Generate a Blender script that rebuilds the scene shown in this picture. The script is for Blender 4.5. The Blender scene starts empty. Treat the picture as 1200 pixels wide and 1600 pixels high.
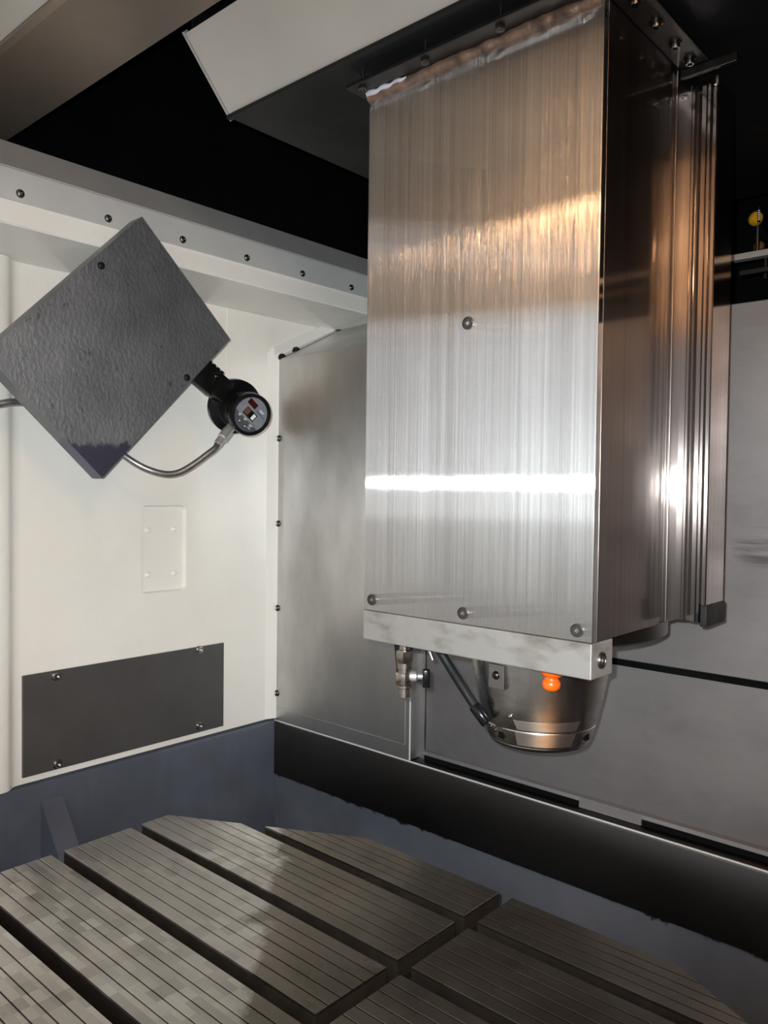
import bpy, bmesh, math, random
from mathutils import Vector, Matrix, noise as mnoise

random.seed(7)
S = bpy.context.scene
COL = S.collection

# ------------------------------------------------------------------ camera
CAM_POS = Vector((0.0, 0.0, 1.55))
RT = Vector((0.74600975, 0.66581915, 0.01242195))
UP = Vector((-0.02821502, 0.01296556, 0.99951779))
FW = Vector((-0.66533703, 0.7460005, -0.02845854))
cd = bpy.data.cameras.new('camera')
cd.sensor_fit = 'VERTICAL'
cd.sensor_height = 36.0
cd.lens = 1243.85 / 1600 * 36.0
cd.clip_start = 0.02
cam = bpy.data.objects.new('camera', cd)
COL.objects.link(cam)
cam.matrix_world = Matrix(((RT.x, UP.x, -FW.x, CAM_POS.x), (RT.y, UP.y, -FW.y, CAM_POS.y),
                           (RT.z, UP.z, -FW.z, CAM_POS.z), (0, 0, 0, 1)))
S.camera = cam

# ------------------------------------------------------------------ light and exposure
w = bpy.data.worlds.new('hall_light')
S.world = w
w.use_nodes = True
w.node_tree.nodes['Background'].inputs[0].default_value = (0.94, 0.97, 1.0, 1)
w.node_tree.nodes['Background'].inputs[1].default_value = 1.05

fl = bpy.data.lights.new('phone_flash', 'SPOT')          # the phone's own flash, 2 cm up and left of its lens
fl.energy = 104.0
fl.spot_size = math.radians(88)           # the flash lens throws a soft-edged cone
fl.spot_blend = 1.0
fl.shadow_soft_size = 0.006
fl.color = (0.88, 0.96, 1.0)
flo = bpy.data.objects.new('phone_flash', fl)
COL.objects.link(flo)
fm = cam.matrix_world.copy()
fm.translation = CAM_POS - RT * 0.02 + UP * 0.02 - FW * 0.004
flo.matrix_world = fm

LAMP = 96.0                     # glow of the work lamp tube, built further down

S.view_settings.view_transform = 'Standard'
S.view_settings.look = 'None'
S.view_settings.exposure = 0.0
S.view_settings.gamma = 1.0
S.view_settings.use_curve_mapping = False
S.cycles.use_denoising = True
S.cycles.max_bounces = 10
S.cycles.caustics_reflective = True
S.cycles.blur_glossy = 0.5


# ------------------------------------------------------------------ materials
def rgb(r, g, b):
    f = lambda v: (v / 255.0) / 12.92 if v / 255.0 <= 0.04045 else ((v / 255.0 + 0.055) / 1.055) ** 2.4
    return (f(r), f(g), f(b), 1.0)


class Mat:
    def __init__(s, name):
        s.m = bpy.data.materials.new(name)
        s.m.use_nodes = True
        s.t = s.m.node_tree
        s.p = s.t.nodes['Principled BSDF']
        s.tc = s.t.nodes.new('ShaderNodeTexCoord')

    def set(s, **k):
        for n, v in k.items():
            s.p.inputs[n.replace('_', ' ')].default_value = v
        return s

    def noise(s, scale, stretch=(1, 1, 1), detail=4.0, rough=0.55, dist=0.0):
        mp = s.t.nodes.new('ShaderNodeMapping')
        mp.inputs['Scale'].default_value = stretch
        s.t.links.new(s.tc.outputs['Object'], mp.inputs['Vector'])
        n = s.t.nodes.new('ShaderNodeTexNoise')
        n.inputs['Scale'].default_value = scale
        n.inputs['Detail'].default_value = detail
        n.inputs['Roughness'].default_value = rough
        n.inputs['Distortion'].default_value = dist
        s.t.links.new(mp.outputs[0], n.inputs['Vector'])
        return n.outputs['Fac']

    def ramp(s, fac, stops):
        r = s.t.nodes.new('ShaderNodeValToRGB')
        e = r.color_ramp.elements
        while len(e) < len(stops):
            e.new(0.5)
        for q, (p, c) in zip(e, stops):
            q.position = p
            q.color = c if not isinstance(c, (int, float)) else (c, c, c, 1)
        s.t.links.new(fac, r.inputs[0])
        return r.outputs[0]

    def mix(s, fac, a, b, kind='MIX'):
        m = s.t.nodes.new('ShaderNodeMix')
        m.data_type = 'RGBA'
        m.blend_type = kind
        for sock, v in ((m.inputs[0], fac), (m.inputs[6], a), (m.inputs[7], b)):
            if isinstance(v, bpy.types.NodeSocket):
                s.t.links.new(v, sock)
            else:
                sock.default_value = v
        return m.outputs[2]

    def math(s, op, a, b=0.0, c=0.0):
        m = s.t.nodes.new('ShaderNodeMath')
        m.operation = op
        for sock, v in zip(m.inputs, (a, b, c)):
            if isinstance(v, bpy.types.NodeSocket):
                s.t.links.new(v, sock)
            else:
                sock.default_value = v
        return m.outputs[0]

    def axis(s, i):
        sp = s.t.nodes.new('ShaderNodeSeparateXYZ')
        s.t.links.new(s.tc.outputs['Object'], sp.inputs[0])
        return sp.outputs[i]

    def link(s, out, name):
        s.t.links.new(out, s.p.inputs[name])
        return s

    def bump(s, *layers):
        prev = None
        for fac, strength, dist in layers:
            b = s.t.nodes.new('ShaderNodeBump')
            b.inputs['Strength'].default_value = strength
            b.inputs['Distance'].default_value = dist
            s.t.links.new(fac, b.inputs['Height'])
            if prev:
                s.t.links.new(prev, b.inputs['Normal'])
            prev = b.outputs[0]
        s.t.links.new(prev, s.p.inputs['Normal'])
        return s


def simple(name, c1, c2, metallic=0.0, r=(0.3, 0.5), scale=12, stretch=(1, 1, 1), bump=0.0, bscale=200, bdist=0.001, lo=0.3, hi=0.7):
    m = Mat(name)
    n = m.noise(scale, stretch, 5)
    m.link(m.ramp(n, [(lo, c1), (hi, c2)]), 'Base Color')
    m.link(m.ramp(n, [(lo, r[1]), (hi, r[0])]), 'Roughness')
    m.set(Metallic=metallic)
    if bump:
        m.bump((m.noise(bscale, (1, 1, 1), 3), bump, bdist))
    return m


MT = {}
# cream enamel, lumpy casting underneath
m = Mat('cream_paint')
m.link(m.ramp(m.noise(3.0, (1, 1, 1), 5), [(0.3, rgb(226, 221, 212)), (0.7, rgb(234, 230, 222))]), 'Base Color')
m.set(Roughness=0.32, Coat_Weight=0.4, Coat_Roughness=0.12)
m.bump((m.noise(28, (1, 1, 1), 3, 0.5), 0.25, 0.004), (m.noise(5, (1, 1, 1), 2), 0.25, 0.02))
MT['cream'] = m
# slate blue paint
m = Mat('slate_paint')
n = m.noise(7, (1, 1, 1), 6)
base = m.ramp(n, [(0.3, rgb(70, 73, 82)), (0.7, rgb(85, 89, 100))])
streak = m.noise(30, (1, 1, 0.12), 4)
m.link(m.mix(m.ramp(streak, [(0.45, 0), (0.75, 1)]), base, rgb(75, 78, 88)), 'Base Color')
m.set(Roughness=0.42)
m.bump((m.noise(35, (1, 1, 1), 3), 0.2, 0.004))
MT['slate'] = m
# slate paint of the back trough: grime creeps down from the sheet above
m = Mat('slate_paint_grimy')
n = m.noise(6, (1, 1, 1), 6)
base = m.ramp(n, [(0.3, rgb(76, 79, 86)), (0.7, rgb(94, 97, 105))])
ed = m.math('ADD', m.axis(2), m.math('MULTIPLY', m.noise(28, (1, 1, 1), 8, 0.7), 0.06))
gr = m.ramp(m.math('MULTIPLY', m.math('SUBTRACT', ed, 0.818), 60.0), [(0.25, 0), (0.6, 1)])
m.link(m.mix(gr, base, rgb(14, 13, 13)), 'Base Color')
m.set(Roughness=0.45)
m.bump((m.noise(35, (1, 1, 1), 3), 0.2, 0.004))
MT['slate_grimy'] = m


def brushed(name, tint_lo, tint_hi, rough, aniso, lines=130, contrast=0.5, z_fade=None, smudge=0.3, spread=0.0, sharp=None, soft=0.25):
    """stainless sheet with vertical grinding lines"""
    m = Mat(name)
    ln = m.noise(lines, (1, 1, 0.006), 3, 0.75)
    ln2 = m.noise(lines * 0.16, (1, 1, 0.012), 4, 0.7)
    lines_c = m.mix(0.5, m.ramp(ln, [(0.32, 0), (0.68, 1)]), m.ramp(ln2, [(0.3, 0), (0.7, 1)]))
    sm = m.ramp(m.noise(4.5, (1, 1, 0.7), 6, 0.6), [(0.35, 0), (0.75, 1)])
    k = lines_c
    if z_fade is not None:
        up = m.ramp(m.math('MULTIPLY', m.math('SUBTRACT', m.math('ADD', m.axis(2), m.math('MULTIPLY', m.noise(20, (1, 1, 0.02), 2), 0.03)), z_fade), 25.0), [(0.0, 0), (1.0, 1)])
        k = m.mix(up, (0.28, 0.28, 0.28, 1), lines_c)
    col = m.mix(k, tint_lo, tint_hi)
    col = m.mix(m.math('MULTIPLY', sm, smudge), col, (tint_lo[0] * 0.6, tint_lo[1] * 0.58, tint_lo[2] * 0.55, 1))
    m.link(col, 'Base Color')
    m.link(m.math('ADD', m.math('MULTIPLY', m.ramp(ln2, [(0.3, 0), (0.7, 1)]), 0.03), rough), 'Roughness')
    m.set(Metallic=1.0, Anisotropic=aniso)
    if aniso:
        tg = m.t.nodes.new('ShaderNodeTangent')
        tg.direction_type = 'RADIAL'
        tg.axis = 'Z'
        m.link(tg.outputs[0], 'Tangent')
        m.set(Anisotropic_Rotation=ANROT)
    if spread:          # scratch flanks: the surface normal swings left and right from line to line, hardly along them
        acc = None
        for sc, amp in ((30000.0, 5.0), (420.0, 0.30)):
            q = m.math('MULTIPLY', m.math('SUBTRACT', m.noise(sc, (1, 0.0, 0.00002), 1, 0.5), 0.5), amp * spread)
            acc = q if acc is None else m.math('ADD', acc, q)
        cb = m.t.nodes.new('ShaderNodeCombineXYZ')
        m.t.links.new(acc, cb.inputs[0])
        ge = m.t.nodes.new('ShaderNodeNewGeometry')
        ad = m.t.nodes.new('ShaderNodeVectorMath')
        ad.operation = 'ADD'
        m.t.links.new(ge.outputs['Normal'], ad.inputs[0])
        m.t.links.new(cb.outputs[0], ad.inputs[1])
        nn = m.t.nodes.new('ShaderNodeVectorMath')
        nn.operation = 'NORMALIZE'
        m.t.links.new(ad.outputs[0], nn.inputs[0])
        m.link(nn.outputs[0], 'Normal')
    else:
        m.bump((ln, 0.30 * contrast, 0.0006))
    if sharp:           # a crisp polished lobe over the softer one
        gl = m.t.nodes.new('ShaderNodeBsdfAnisotropic')
        gl.distribution = 'BECKMANN'
        gl.inputs['Roughness'].default_value = sharp
        m.t.links.new(col, gl.inputs['Color'])
        m.t.links.new(m.p.inputs['Normal'].links[0].from_socket, gl.inputs['Normal'])
        mx = m.t.nodes.new('ShaderNodeMixShader')
        mx.inputs[0].default_value = soft
        m.t.links.new(gl.outputs[0], mx.inputs[1])
        m.t.links.new(m.p.outputs[0], mx.inputs[2])
        m.t.links.new(mx.outputs[0], m.t.nodes['Material Output'].inputs['Surface'])
    return m


ANROT = 0.0
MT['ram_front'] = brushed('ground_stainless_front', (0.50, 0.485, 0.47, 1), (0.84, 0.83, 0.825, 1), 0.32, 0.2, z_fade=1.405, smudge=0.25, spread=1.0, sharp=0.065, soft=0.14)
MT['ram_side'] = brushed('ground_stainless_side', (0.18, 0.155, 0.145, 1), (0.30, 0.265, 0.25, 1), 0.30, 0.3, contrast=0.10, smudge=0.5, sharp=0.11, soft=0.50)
MT['rail'] = brushed('polished_rail', (0.38, 0.345, 0.33, 1), (0.62, 0.58, 0.56, 1), 0.26, 0.3, lines=60, contrast=0.3, sharp=0.10, soft=0.10)
MT['sheet'] = simple('stained_stainless', (0.40, 0.39, 0.375, 1), (0.70, 0.69, 0.67, 1), 1.0, (0.34, 0.48), 5.0, (1, 1, 0.45), bump=0.02, bscale=300, bdist=0.0004)
m = Mat('stained_back_sheet')
n = m.noise(4, (1, 1, 1.6), 6, 0.6)
base = m.ramp(n, [(0.3, (0.20, 0.187, 0.185, 1)), (0.7, (0.32, 0.30, 0.298, 1))])
sx = m.ramp(m.noise(9, (0.35, 1, 6), 5, 0.7), [(0.46, 0), (0.62, 1)])
dx = m.math('DIVIDE', m.math('ADD', m.axis(0), 0.395), 0.065)      # one rubbed smear on the right
dz = m.math('DIVIDE', m.math('SUBTRACT', m.axis(2), 1.462), 0.045)
sx = m.math('MULTIPLY', sx, m.ramp(m.math('ADD', m.math('MULTIPLY', dx, dx), m.math('MULTIPLY', dz, dz)), [(0.25, 1), (1.0, 0)]))
m.link(m.mix(m.math('MULTIPLY', sx, 0.8), base, (0.07, 0.06, 0.06, 1)), 'Base Color')
m.link(m.ramp(n, [(0.3, 0.58), (0.7, 0.44)]), 'Roughness')
m.set(Metallic=0.85)
m.bump((m.noise(420, (1, 1, 1), 2), 0.12, 0.0006))
MT['back'] = m
MT['apron'] = simple('dark_oily_sheet', (0.065, 0.06, 0.056, 1), (0.12, 0.11, 0.103, 1), 1.0, (0.30, 0.42), 5, (1, 1, 1))
MT['bar'] = simple('milled_aluminium', rgb(98, 93, 86), rgb(154, 151, 146), 0.5, (0.38, 0.55), 11, (1, 1, 2.2), bump=0.06, bscale=160, bdist=0.0006, lo=0.28, hi=0.5)
MT['hood'] = simple('hood_sheet', (0.50, 0.49, 0.46, 1), (0.60, 0.585, 0.555, 1), 0.75, (0.38, 0.48), 3)
MT['canopy'] = simple('canopy_sheet', (0.30, 0.245, 0.20, 1), (0.42, 0.35, 0.29, 1), 0.75, (0.33, 0.45), 3)
MT['trim'] = simple('trim_sheet', (0.58, 0.57, 0.55, 1), (0.68, 0.67, 0.65, 1), 0.3, (0.36, 0.46), 4)
MT['trim_dark'] = simple('trim_upper_sheet', (0.36, 0.345, 0.33, 1), (0.46, 0.44, 0.42, 1), 0.5, (0.36, 0.48), 5)
MT['black'] = simple('black_steel', (0.005, 0.005, 0.0055, 1), (0.010, 0.0095, 0.0095, 1), 0.0, (0.4, 0.55), 6)
MT['void'] = simple('unlit_black', (0.002, 0.002, 0.0022, 1), (0.004, 0.004, 0.0042, 1), 0.0, (0.85, 0.95), 6)  # near-black stands in for unlit gaps and space; the real seal shares it
MT['gloss_black'] = simple('gloss_black_plastic', (0.004, 0.004, 0.004, 1), (0.008, 0.008, 0.008, 1), 0.0, (0.16, 0.26), 20)
MT['rubber'] = simple('black_rubber', (0.005, 0.005, 0.005, 1), (0.010, 0.010, 0.010, 1), 0.0, (0.5, 0.65), 30)
MT['bolt'] = simple('blackened_bolt', (0.07, 0.065, 0.06, 1), (0.14, 0.13, 0.125, 1), 1.0, (0.22, 0.34), 60)
MT['bolt_mid'] = simple('worn_screw', (0.12, 0.115, 0.11, 1), (0.24, 0.23, 0.22, 1), 1.0, (0.25, 0.38), 60)
MT['amber'] = simple('dim_amber_plastic', rgb(70, 42, 12), rgb(90, 56, 18), 0.0, (0.4, 0.5), 40)
MT['bolt_bright'] = simple('steel_bolt', (0.32, 0.31, 0.30, 1), (0.48, 0.47, 0.46, 1), 1.0, (0.2, 0.32), 60)
MT['steel'] = simple('turned_steel', (0.38, 0.36, 0.345, 1), (0.56, 0.535, 0.515, 1), 1.0, (0.22, 0.31), 8, (1, 1, 6))
MT['steel_bright'] = simple('facet_reflection', (0.80, 0.74, 0.69, 1), (0.95, 0.90, 0.86, 1), 1.0, (0.28, 0.36), 20)  # lighter colour stands in for the bright reflection on the flats
MT['brass'] = simple('nickel_brass', (0.42, 0.37, 0.32, 1), (0.62, 0.56, 0.49, 1), 1.0, (0.18, 0.3), 60)
MT['orange'] = simple('orange_plastic', rgb(226, 84, 12), rgb(240, 104, 26), 0.0, (0.25, 0.35), 40)
MT['weld'] = simple('brown_weld_stain', rgb(62, 48, 41), rgb(138, 112, 96), 0.5, (0.4, 0.6), 45, (1, 1, 1), bump=0.5, bscale=120, bdist=0.003)
MT['silicone'] = simple('silicone_bead', rgb(150, 148, 158), rgb(178, 176, 184), 0.0, (0.35, 0.45), 30)
MT['plate'] = simple('gunmetal_plate', rgb(80, 77, 76), rgb(90, 87, 86), 0.4, (0.42, 0.5), 8)
MT['yellow'] = simple('yellow_plastic', rgb(186, 132, 20), rgb(206, 150, 30), 0.0, (0.3, 0.4), 40)
MT['label_white'] = simple('white_print', rgb(200, 200, 196), rgb(214, 214, 210), 0.0, (0.4, 0.5), 40)
MT['dial'] = simple('dial_grey', rgb(104, 108, 114), rgb(116, 120, 126), 0.0, (0.35, 0.45), 60)
MT['dial_dark'] = simple('dial_dark_grey', rgb(62, 64, 70), rgb(70, 72, 78), 0.0, (0.35, 0.45), 60)
MT['dial_blue'] = simple('dial_blue_grey', rgb(70, 82, 100), rgb(78, 90, 108), 0.0, (0.35, 0.45), 60)
MT['red_window'] = simple('dark_red_window', rgb(52, 8, 12), rgb(60, 10, 14), 0.0, (0.1, 0.15), 60)
MT['red_ring'] = simple('red_seal_ring', rgb(120, 44, 38), rgb(136, 52, 44), 0.0, (0.35, 0.45), 60)
MT['copper'] = simple('copper_window', rgb(120, 84, 62), rgb(140, 100, 76), 0.6, (0.2, 0.3), 60)
MT['conduit'] = simple('braided_conduit', (0.20, 0.20, 0.21, 1), (0.36, 0.36, 0.37, 1), 0.85, (0.28, 0.4), 50)
MT['fitting'] = simple('conduit_fitting', (0.66, 0.64, 0.61, 1), (0.85, 0.83, 0.80, 1), 0.8, (0.3, 0.4), 60)
MT['void'].p.inputs['Specular IOR Level'].default_value = 0.08
MT['black'].p.inputs['Specular IOR Level'].default_value = 0.25
for k in ('rubber', 'gloss_black'):
    MT[k].p.inputs['Specular IOR Level'].default_value = 0.25
# graphite powder-coated box: grainy coat, smooth where coolant keeps the lower tip wet
m = Mat('graphite_box')
n = m.noise(9, (1, 1, 1), 6)
base = m.ramp(n, [(0.3, (0.19, 0.195, 0.205, 1)), (0.7, (0.29, 0.295, 0.31, 1))])
specks = m.ramp(m.noise(75, (1, 1, 0.8), 2), [(0.68, 0), (0.73, 1)])
base = m.mix(m.math('MULTIPLY', specks, 0.6), base, (0.08, 0.08, 0.09, 1))
wet = m.ramp(m.math('MULTIPLY', m.math('SUBTRACT', m.math('ADD', m.axis(2), m.math('MULTIPLY', m.noise(45, (1, 1, 0.45), 4, 0.6), 0.06)), 1.645), 40.0), [(0.3, 1), (0.7, 0)])
m.link(m.mix(wet, base, (0.13, 0.135, 0.20, 1)), 'Base Color')  # the tip's bluish reflection is put into its colour
m.link(m.mix(wet, (0.55, 0.55, 0.55, 1), (0.40, 0.40, 0.40, 1)), 'Roughness')
m.set(Metallic=0.9)
hb = m.mix(wet, m.noise(150, (1, 1.0, 0.7), 3), (0.5, 0.5, 0.5, 1))
m.bump((hb, 0.4, 0.003))
MT['graphite'] = m
# table steel: hand-finished patches, oily, paler on the left, brown tint
m = Mat('table_steel')
n = m.noise(5, (1, 1, 1), 6, 0.6)
base = m.ramp(n, [(0.3, (0.16, 0.135, 0.11, 1)), (0.7, (0.30, 0.265, 0.225, 1))])
sn = m.t.nodes.new('ShaderNodeVectorMath')
sn.operation = 'SNAP'
m.t.links.new(m.tc.outputs['Object'], sn.inputs[0])
sn.inputs[1].default_value = (0.027, 0.022, 10.0)
wn = m.t.nodes.new('ShaderNodeTexWhiteNoise')
m.t.links.new(sn.outputs[0], wn.inputs[0])
patch = m.ramp(wn.outputs[0], [(0.0, 0.36), (1.0, 0.70)])
region = m.ramp(m.noise(3.2, (1, 1, 1), 2), [(0.40, 0.1), (0.55, 0.8)])
pale_left = m.math('SUBTRACT', m.math('MULTIPLY', m.noise(9, (1, 1, 1), 5, 0.6), 0.22), m.math('ADD', m.axis(0), m.math('MULTIPLY', m.axis(1), 0.95)))
pale_left = m.ramp(m.math('MULTIPLY', m.math('SUBTRACT', pale_left, 0.26), 12.0), [(0.35, 0), (0.65, 1)])   # paler, rougher steel left of a ragged edge
base = m.mix(pale_left, base, m.ramp(n, [(0.3, (0.44, 0.42, 0.385, 1)), (0.7, (0.62, 0.595, 0.555, 1))]))
region = m.math('MULTIPLY', region, m.math('MULTIPLY_ADD', pale_left, 0.8, 0.2))
base = m.mix(region, base, m.mix(1.0, base, m.mix(0.0, patch, patch), 'OVERLAY'))
rust = m.ramp(m.noise(11, (1, 1, 1), 6, 0.7), [(0.62, 0), (0.78, 0.5)])
base = m.mix(rust, base, (0.10, 0.06, 0.04, 1))
m.link(base, 'Base Color')
rr = m.ramp(m.noise(4, (1, 1, 1), 4), [(0.35, 0.22), (0.65, 0.36)])
rr = m.mix(pale_left, rr, (0.42, 0.42, 0.42, 1))
m.link(m.mix(region, rr, m.mix(0.5, rr, m.ramp(wn.outputs[0], [(0, 0.2), (1, 0.42)]))), 'Roughness')
m.set(Metallic=0.95)
m.bump((m.noise(150, (1, 1, 1), 3), 0.06, 0.0008))
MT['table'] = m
MT['table_dark'] = simple('slot_shade_steel', (0.012, 0.009, 0.007, 1), (0.035, 0.027, 0.02, 1), 0.2, (0.4, 0.6), 25)  # table steel again, with the shade of slots and grooves in its colour
MT['hall_floor'] = simple('hall_concrete', rgb(128, 127, 124), rgb(146, 145, 142), 0.0, (0.4, 0.6), 2)


# ------------------------------------------------------------------ mesh helpers
def link(name, bm, mat, parent=None, smooth=None, loc=None):
    me = bpy.data.meshes.new(name)
    bmesh.ops.recalc_face_normals(bm, faces=bm.faces[:])
    bm.to_mesh(me)
    bm.free()
    me.materials.append(MT[mat].m)
    if smooth is not None:
        me.polygons.foreach_set('use_smooth', [True] * len(me.polygons))
        me.set_sharp_from_angle(angle=math.radians(smooth))
    o = bpy.data.objects.new(name, me)
    COL.objects.link(o)
    if parent is not None:
        adopt(o, parent)
    return o


def adopt(o, parent):
    o.parent = parent
    if parent.type == 'EMPTY':
        o.matrix_parent_inverse = Matrix.Translation(-parent.location)


def thing(name, label, cat, loc, group=None):
    o = bpy.data.objects.new(name, None)
    o.empty_display_size = 0.05
    COL.objects.link(o)
    o.location = loc
    tag(o, label, cat, group)
    return o


def tag(o, label=None, cat=None, group=None, kind=None):
    if label:
        o['label'] = label
    if cat:
        o['category'] = cat
    if group:
        o['group'] = group
    if kind:
        o['kind'] = kind
    return o


def BM():
    return bmesh.new()


def box(bm, x0, x1, y0, y1, z0, z1, bev=0.0, seg=2):
    r = bmesh.ops.create_cube(bm, size=1.0)
    vs = r['verts']
    for v in vs:
        v.co = Vector(((x0 + x1) / 2 + v.co.x * (x1 - x0), (y0 + y1) / 2 + v.co.y * (y1 - y0), (z0 + z1) / 2 + v.co.z * (z1 - z0)))
    if bev:
        es = list({e for v in vs for e in v.link_edges})
        bmesh.ops.bevel(bm, geom=es, offset=bev, segments=seg, affect='EDGES', profile=0.5)
    return bm


def prism(bm, pts, ext):
    """closed polygon of 3-D points, extruded by vector ext"""
    ext = Vector(ext)
    a = [bm.verts.new(Vector(p)) for p in pts]
    b = [bm.verts.new(Vector(p) + ext) for p in pts]
    n = len(pts)
    bm.faces.new(a)
    bm.faces.new(b[::-1])
    for i in range(n):
        j = (i + 1) % n
        bm.faces.new((a[i], b[i], b[j], a[j]))
    return bm


def frame_from(axis, up=None):
    z = Vector(axis).normalized()
    u = Vector(up) if up is not None else (Vector((0, 0, 1)) if abs(z.z) < 0.9 else Vector((1, 0, 0)))
    x = (u - z * u.dot(z)).normalized()
    y = z.cross(x)
    return Matrix(((x.x, y.x, z.x), (x.y, y.y, z.y), (x.z, y.z, z.z)))


def lathe(bm, prof, origin=(0, 0, 0), axis=(0, 0, 1), seg=32, up=None):
    """prof: list of (r, h) along axis"""
    F = frame_from(axis, up)
    O = Vector(origin)
    rings = []
    for r, h in prof:
        if r < 1e-6:
            rings.append([bm.verts.new(O + F @ Vector((0, 0, h)))])
        else:
            rings.append([bm.verts.new(O + F @ Vector((r * math.cos(2 * math.pi * i / seg), r * math.sin(2 * math.pi * i / seg), h))) for i in range(seg)])
    for A, B in zip(rings, rings[1:]):
        for i in range(seg):
            j = (i + 1) % seg
            f = [A[i % len(A)], A[j % len(A)], B[j % len(B)], B[i % len(B)]]
            f = list(dict.fromkeys(f))
            if len(f) >= 3:
                bm.faces.new(f)
    return bm


def catmull(pts, n=8):
    P = [Vector(p) for p in pts]
    P = [2 * P[0] - P[1]] + P + [2 * P[-1] - P[-2]]
    out = []
    for i in range(1, len(P) - 2):
        for k in range(n):
            t = k / n
            a, b, c, d = P[i - 1], P[i], P[i + 1], P[i + 2]
            out.append(0.5 * ((2 * b) + (c - a) * t + (2 * a - 5 * b + 4 * c - d) * t * t + (3 * b - a - 3 * c + d) * t ** 3))
    out.append(P[-2])
    return out


def tube(bm, pts, rad, seg=12, cap=True):
    """rad: number or function of t in 0..1"""
    rings = []
    n = len(pts)
    nrm = None
    for i, p in enumerate(pts):
        d = (pts[min(i + 1, n - 1)] - pts[max(i - 1, 0)]).normalized()
        if nrm is None:
            nrm = d.orthogonal().normalized()
        nrm = (nrm - d * nrm.dot(d)).normalized()
        b = d.cross(nrm)
        r = rad(i / (n - 1)) if callable(rad) else rad
        rings.append([bm.verts.new(p + (nrm * math.cos(2 * math.pi * k / seg) + b * math.sin(2 * math.pi * k / seg)) * r) for k in range(seg)])
    for A, B in zip(rings, rings[1:]):
        for k in range(seg):
            j = (k + 1) % seg
            bm.faces.new((A[k], A[j], B[j], B[k]))
    if cap:
        bm.faces.new(rings[0][::-1])
        bm.faces.new(rings[-1])
    return bm


def plate_hole(bm, outer, inner_list):
    """flat face bounded by outer loop with holes; loops are lists of 3-D points"""
    es = []
    loops = []
    for lp in [outer] + inner_list:
        vs = [bm.verts.new(Vector(p)) for p in lp]
        loops.append(vs)
        for i in range(len(vs)):
            es.append(bm.edges.new((vs[i], vs[(i + 1) % len(vs)])))
    bmesh.ops.triangle_fill(bm, use_beauty=True, use_dissolve=False, edges=es)
    return loops


def rrect(a0, a1, b0, b1, r, n=6):
    out = []
    for cx, cy, s in ((a1 - r, b1 - r, 0), (a0 + r, b1 - r, 90), (a0 + r, b0 + r, 180), (a1 - r, b0 + r, 270)):
        for k in range(n + 1):
            t = math.radians(s + 90 * k / n)
            out.append((cx + r * math.cos(t), cy + r * math.sin(t)))
    return out


BOLT_MESH = {}


def bolt(pos, normal, r, parent, style='button', mat='bolt', name='bolt', label=None, spin=0.0):
    """button or countersunk socket screw; meshes are shared between alike screws"""
    key = (round(r, 5), style, mat)
    if key not in BOLT_MESH:
        bm = BM()
        if style == 'button':
            h = r * 0.62
            prof = [(0, h * 0.35), (0.40 * r, h * 0.35), (0.45 * r, h), (0.70 * r, h * 0.9), (0.9 * r, h * 0.55), (r, h * 0.12), (r, -0.001)]
        elif style == 'flat':
            h = r * 0.12
            prof = [(0, -h), (0.30 * r, -h), (0.34 * r, h * 1.2), (0.62 * r, h * 1.2), (0.66 * r, h * 0.5), (0.78 * r, h * 0.5), (0.82 * r, h * 1.6), (0.95 * r, h * 1.6), (r, h * 0.6), (r, -0.001)]
        else:  # cap: cylinder head on a washer
            h = r * 0.9
            prof = [(0, h * 0.4), (0.42 * r, h * 0.4), (0.45 * r, h), (0.78 * r, h), (0.84 * r, h * 0.9), (0.84 * r, h * 0.22), (r * 1.15, h * 0.2), (r * 1.15, -0.001)]
        lathe(bm, prof, seg=18)
        me = bpy.data.meshes.new(name)
        bmesh.ops.recalc_face_normals(bm, faces=bm.faces[:])
        bm.to_mesh(me)
        bm.free()
        me.materials.append(MT[mat].m)
        me.polygons.foreach_set('use_smooth', [True] * len(me.polygons))
        me.set_sharp_from_angle(angle=math.radians(35))
        BOLT_MESH[key] = me
    o = bpy.data.objects.new(name, BOLT_MESH[key])
    COL.objects.link(o)
    adopt(o, parent)
    Mx = frame_from(normal).to_4x4()
    Mx.translation = Vector(pos)
    o.matrix_local = (o.matrix_parent_inverse.inverted() @ Mx) if False else Mx
    if label:
        o['label'] = label
    return o


# ================================================================== SETTING
XL = -1.60          # cream wall
YP = 1.3654         # front of the left cover panel and of the sheet-metal apron
YB = 1.400          # back wall
ZL = 0.940          # ledge

# ---- floor: hall concrete and the tray under the table
bm = box(BM(), -25.0, 20.0, -40.0, 3.2, -0.10, 0.0)
fo = tag(link('floor', bm, 'hall_floor'), 'pale concrete hall floor under the machine', 'floor', kind='structure')
bm = box(BM(), -1.78, 0.9, -0.25, 1.78, 0.40, 0.46, 0.004)
link('chip_tray', bm, 'slate', fo)
bm = box(BM(), -1.72, 0.86, -0.22, 1.72, 0.0, 0.40)
link('machine_base', bm, 'slate', fo)

# ---- wall_left: cream casting with a pocket, soffit, jamb; slate skirt and gusset
bm = BM()
pk = rrect(0.974, 1.0925, 1.3065, 1.5065, 0.013)
outer = [(XL, 0.70, 0.945), (XL, 1.75, 0.945), (XL, 1.75, 1.990), (XL, 0.70, 1.990)]
lp = plate_hole(bm, outer, [[(XL, y, z) for y, z in pk]])
inner = lp[1]
pkb = rrect(0.977, 1.0895, 1.3095, 1.5035, 0.011)
deep = [bm.verts.new((XL - 0.0100, y, z)) for y, z in pkb]
for i in range(len(inner)):
    j = (i + 1) % len(inner)
    bm.faces.new((inner[i], inner[j], deep[j], deep[i]))
bm.faces.new(deep)
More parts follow.
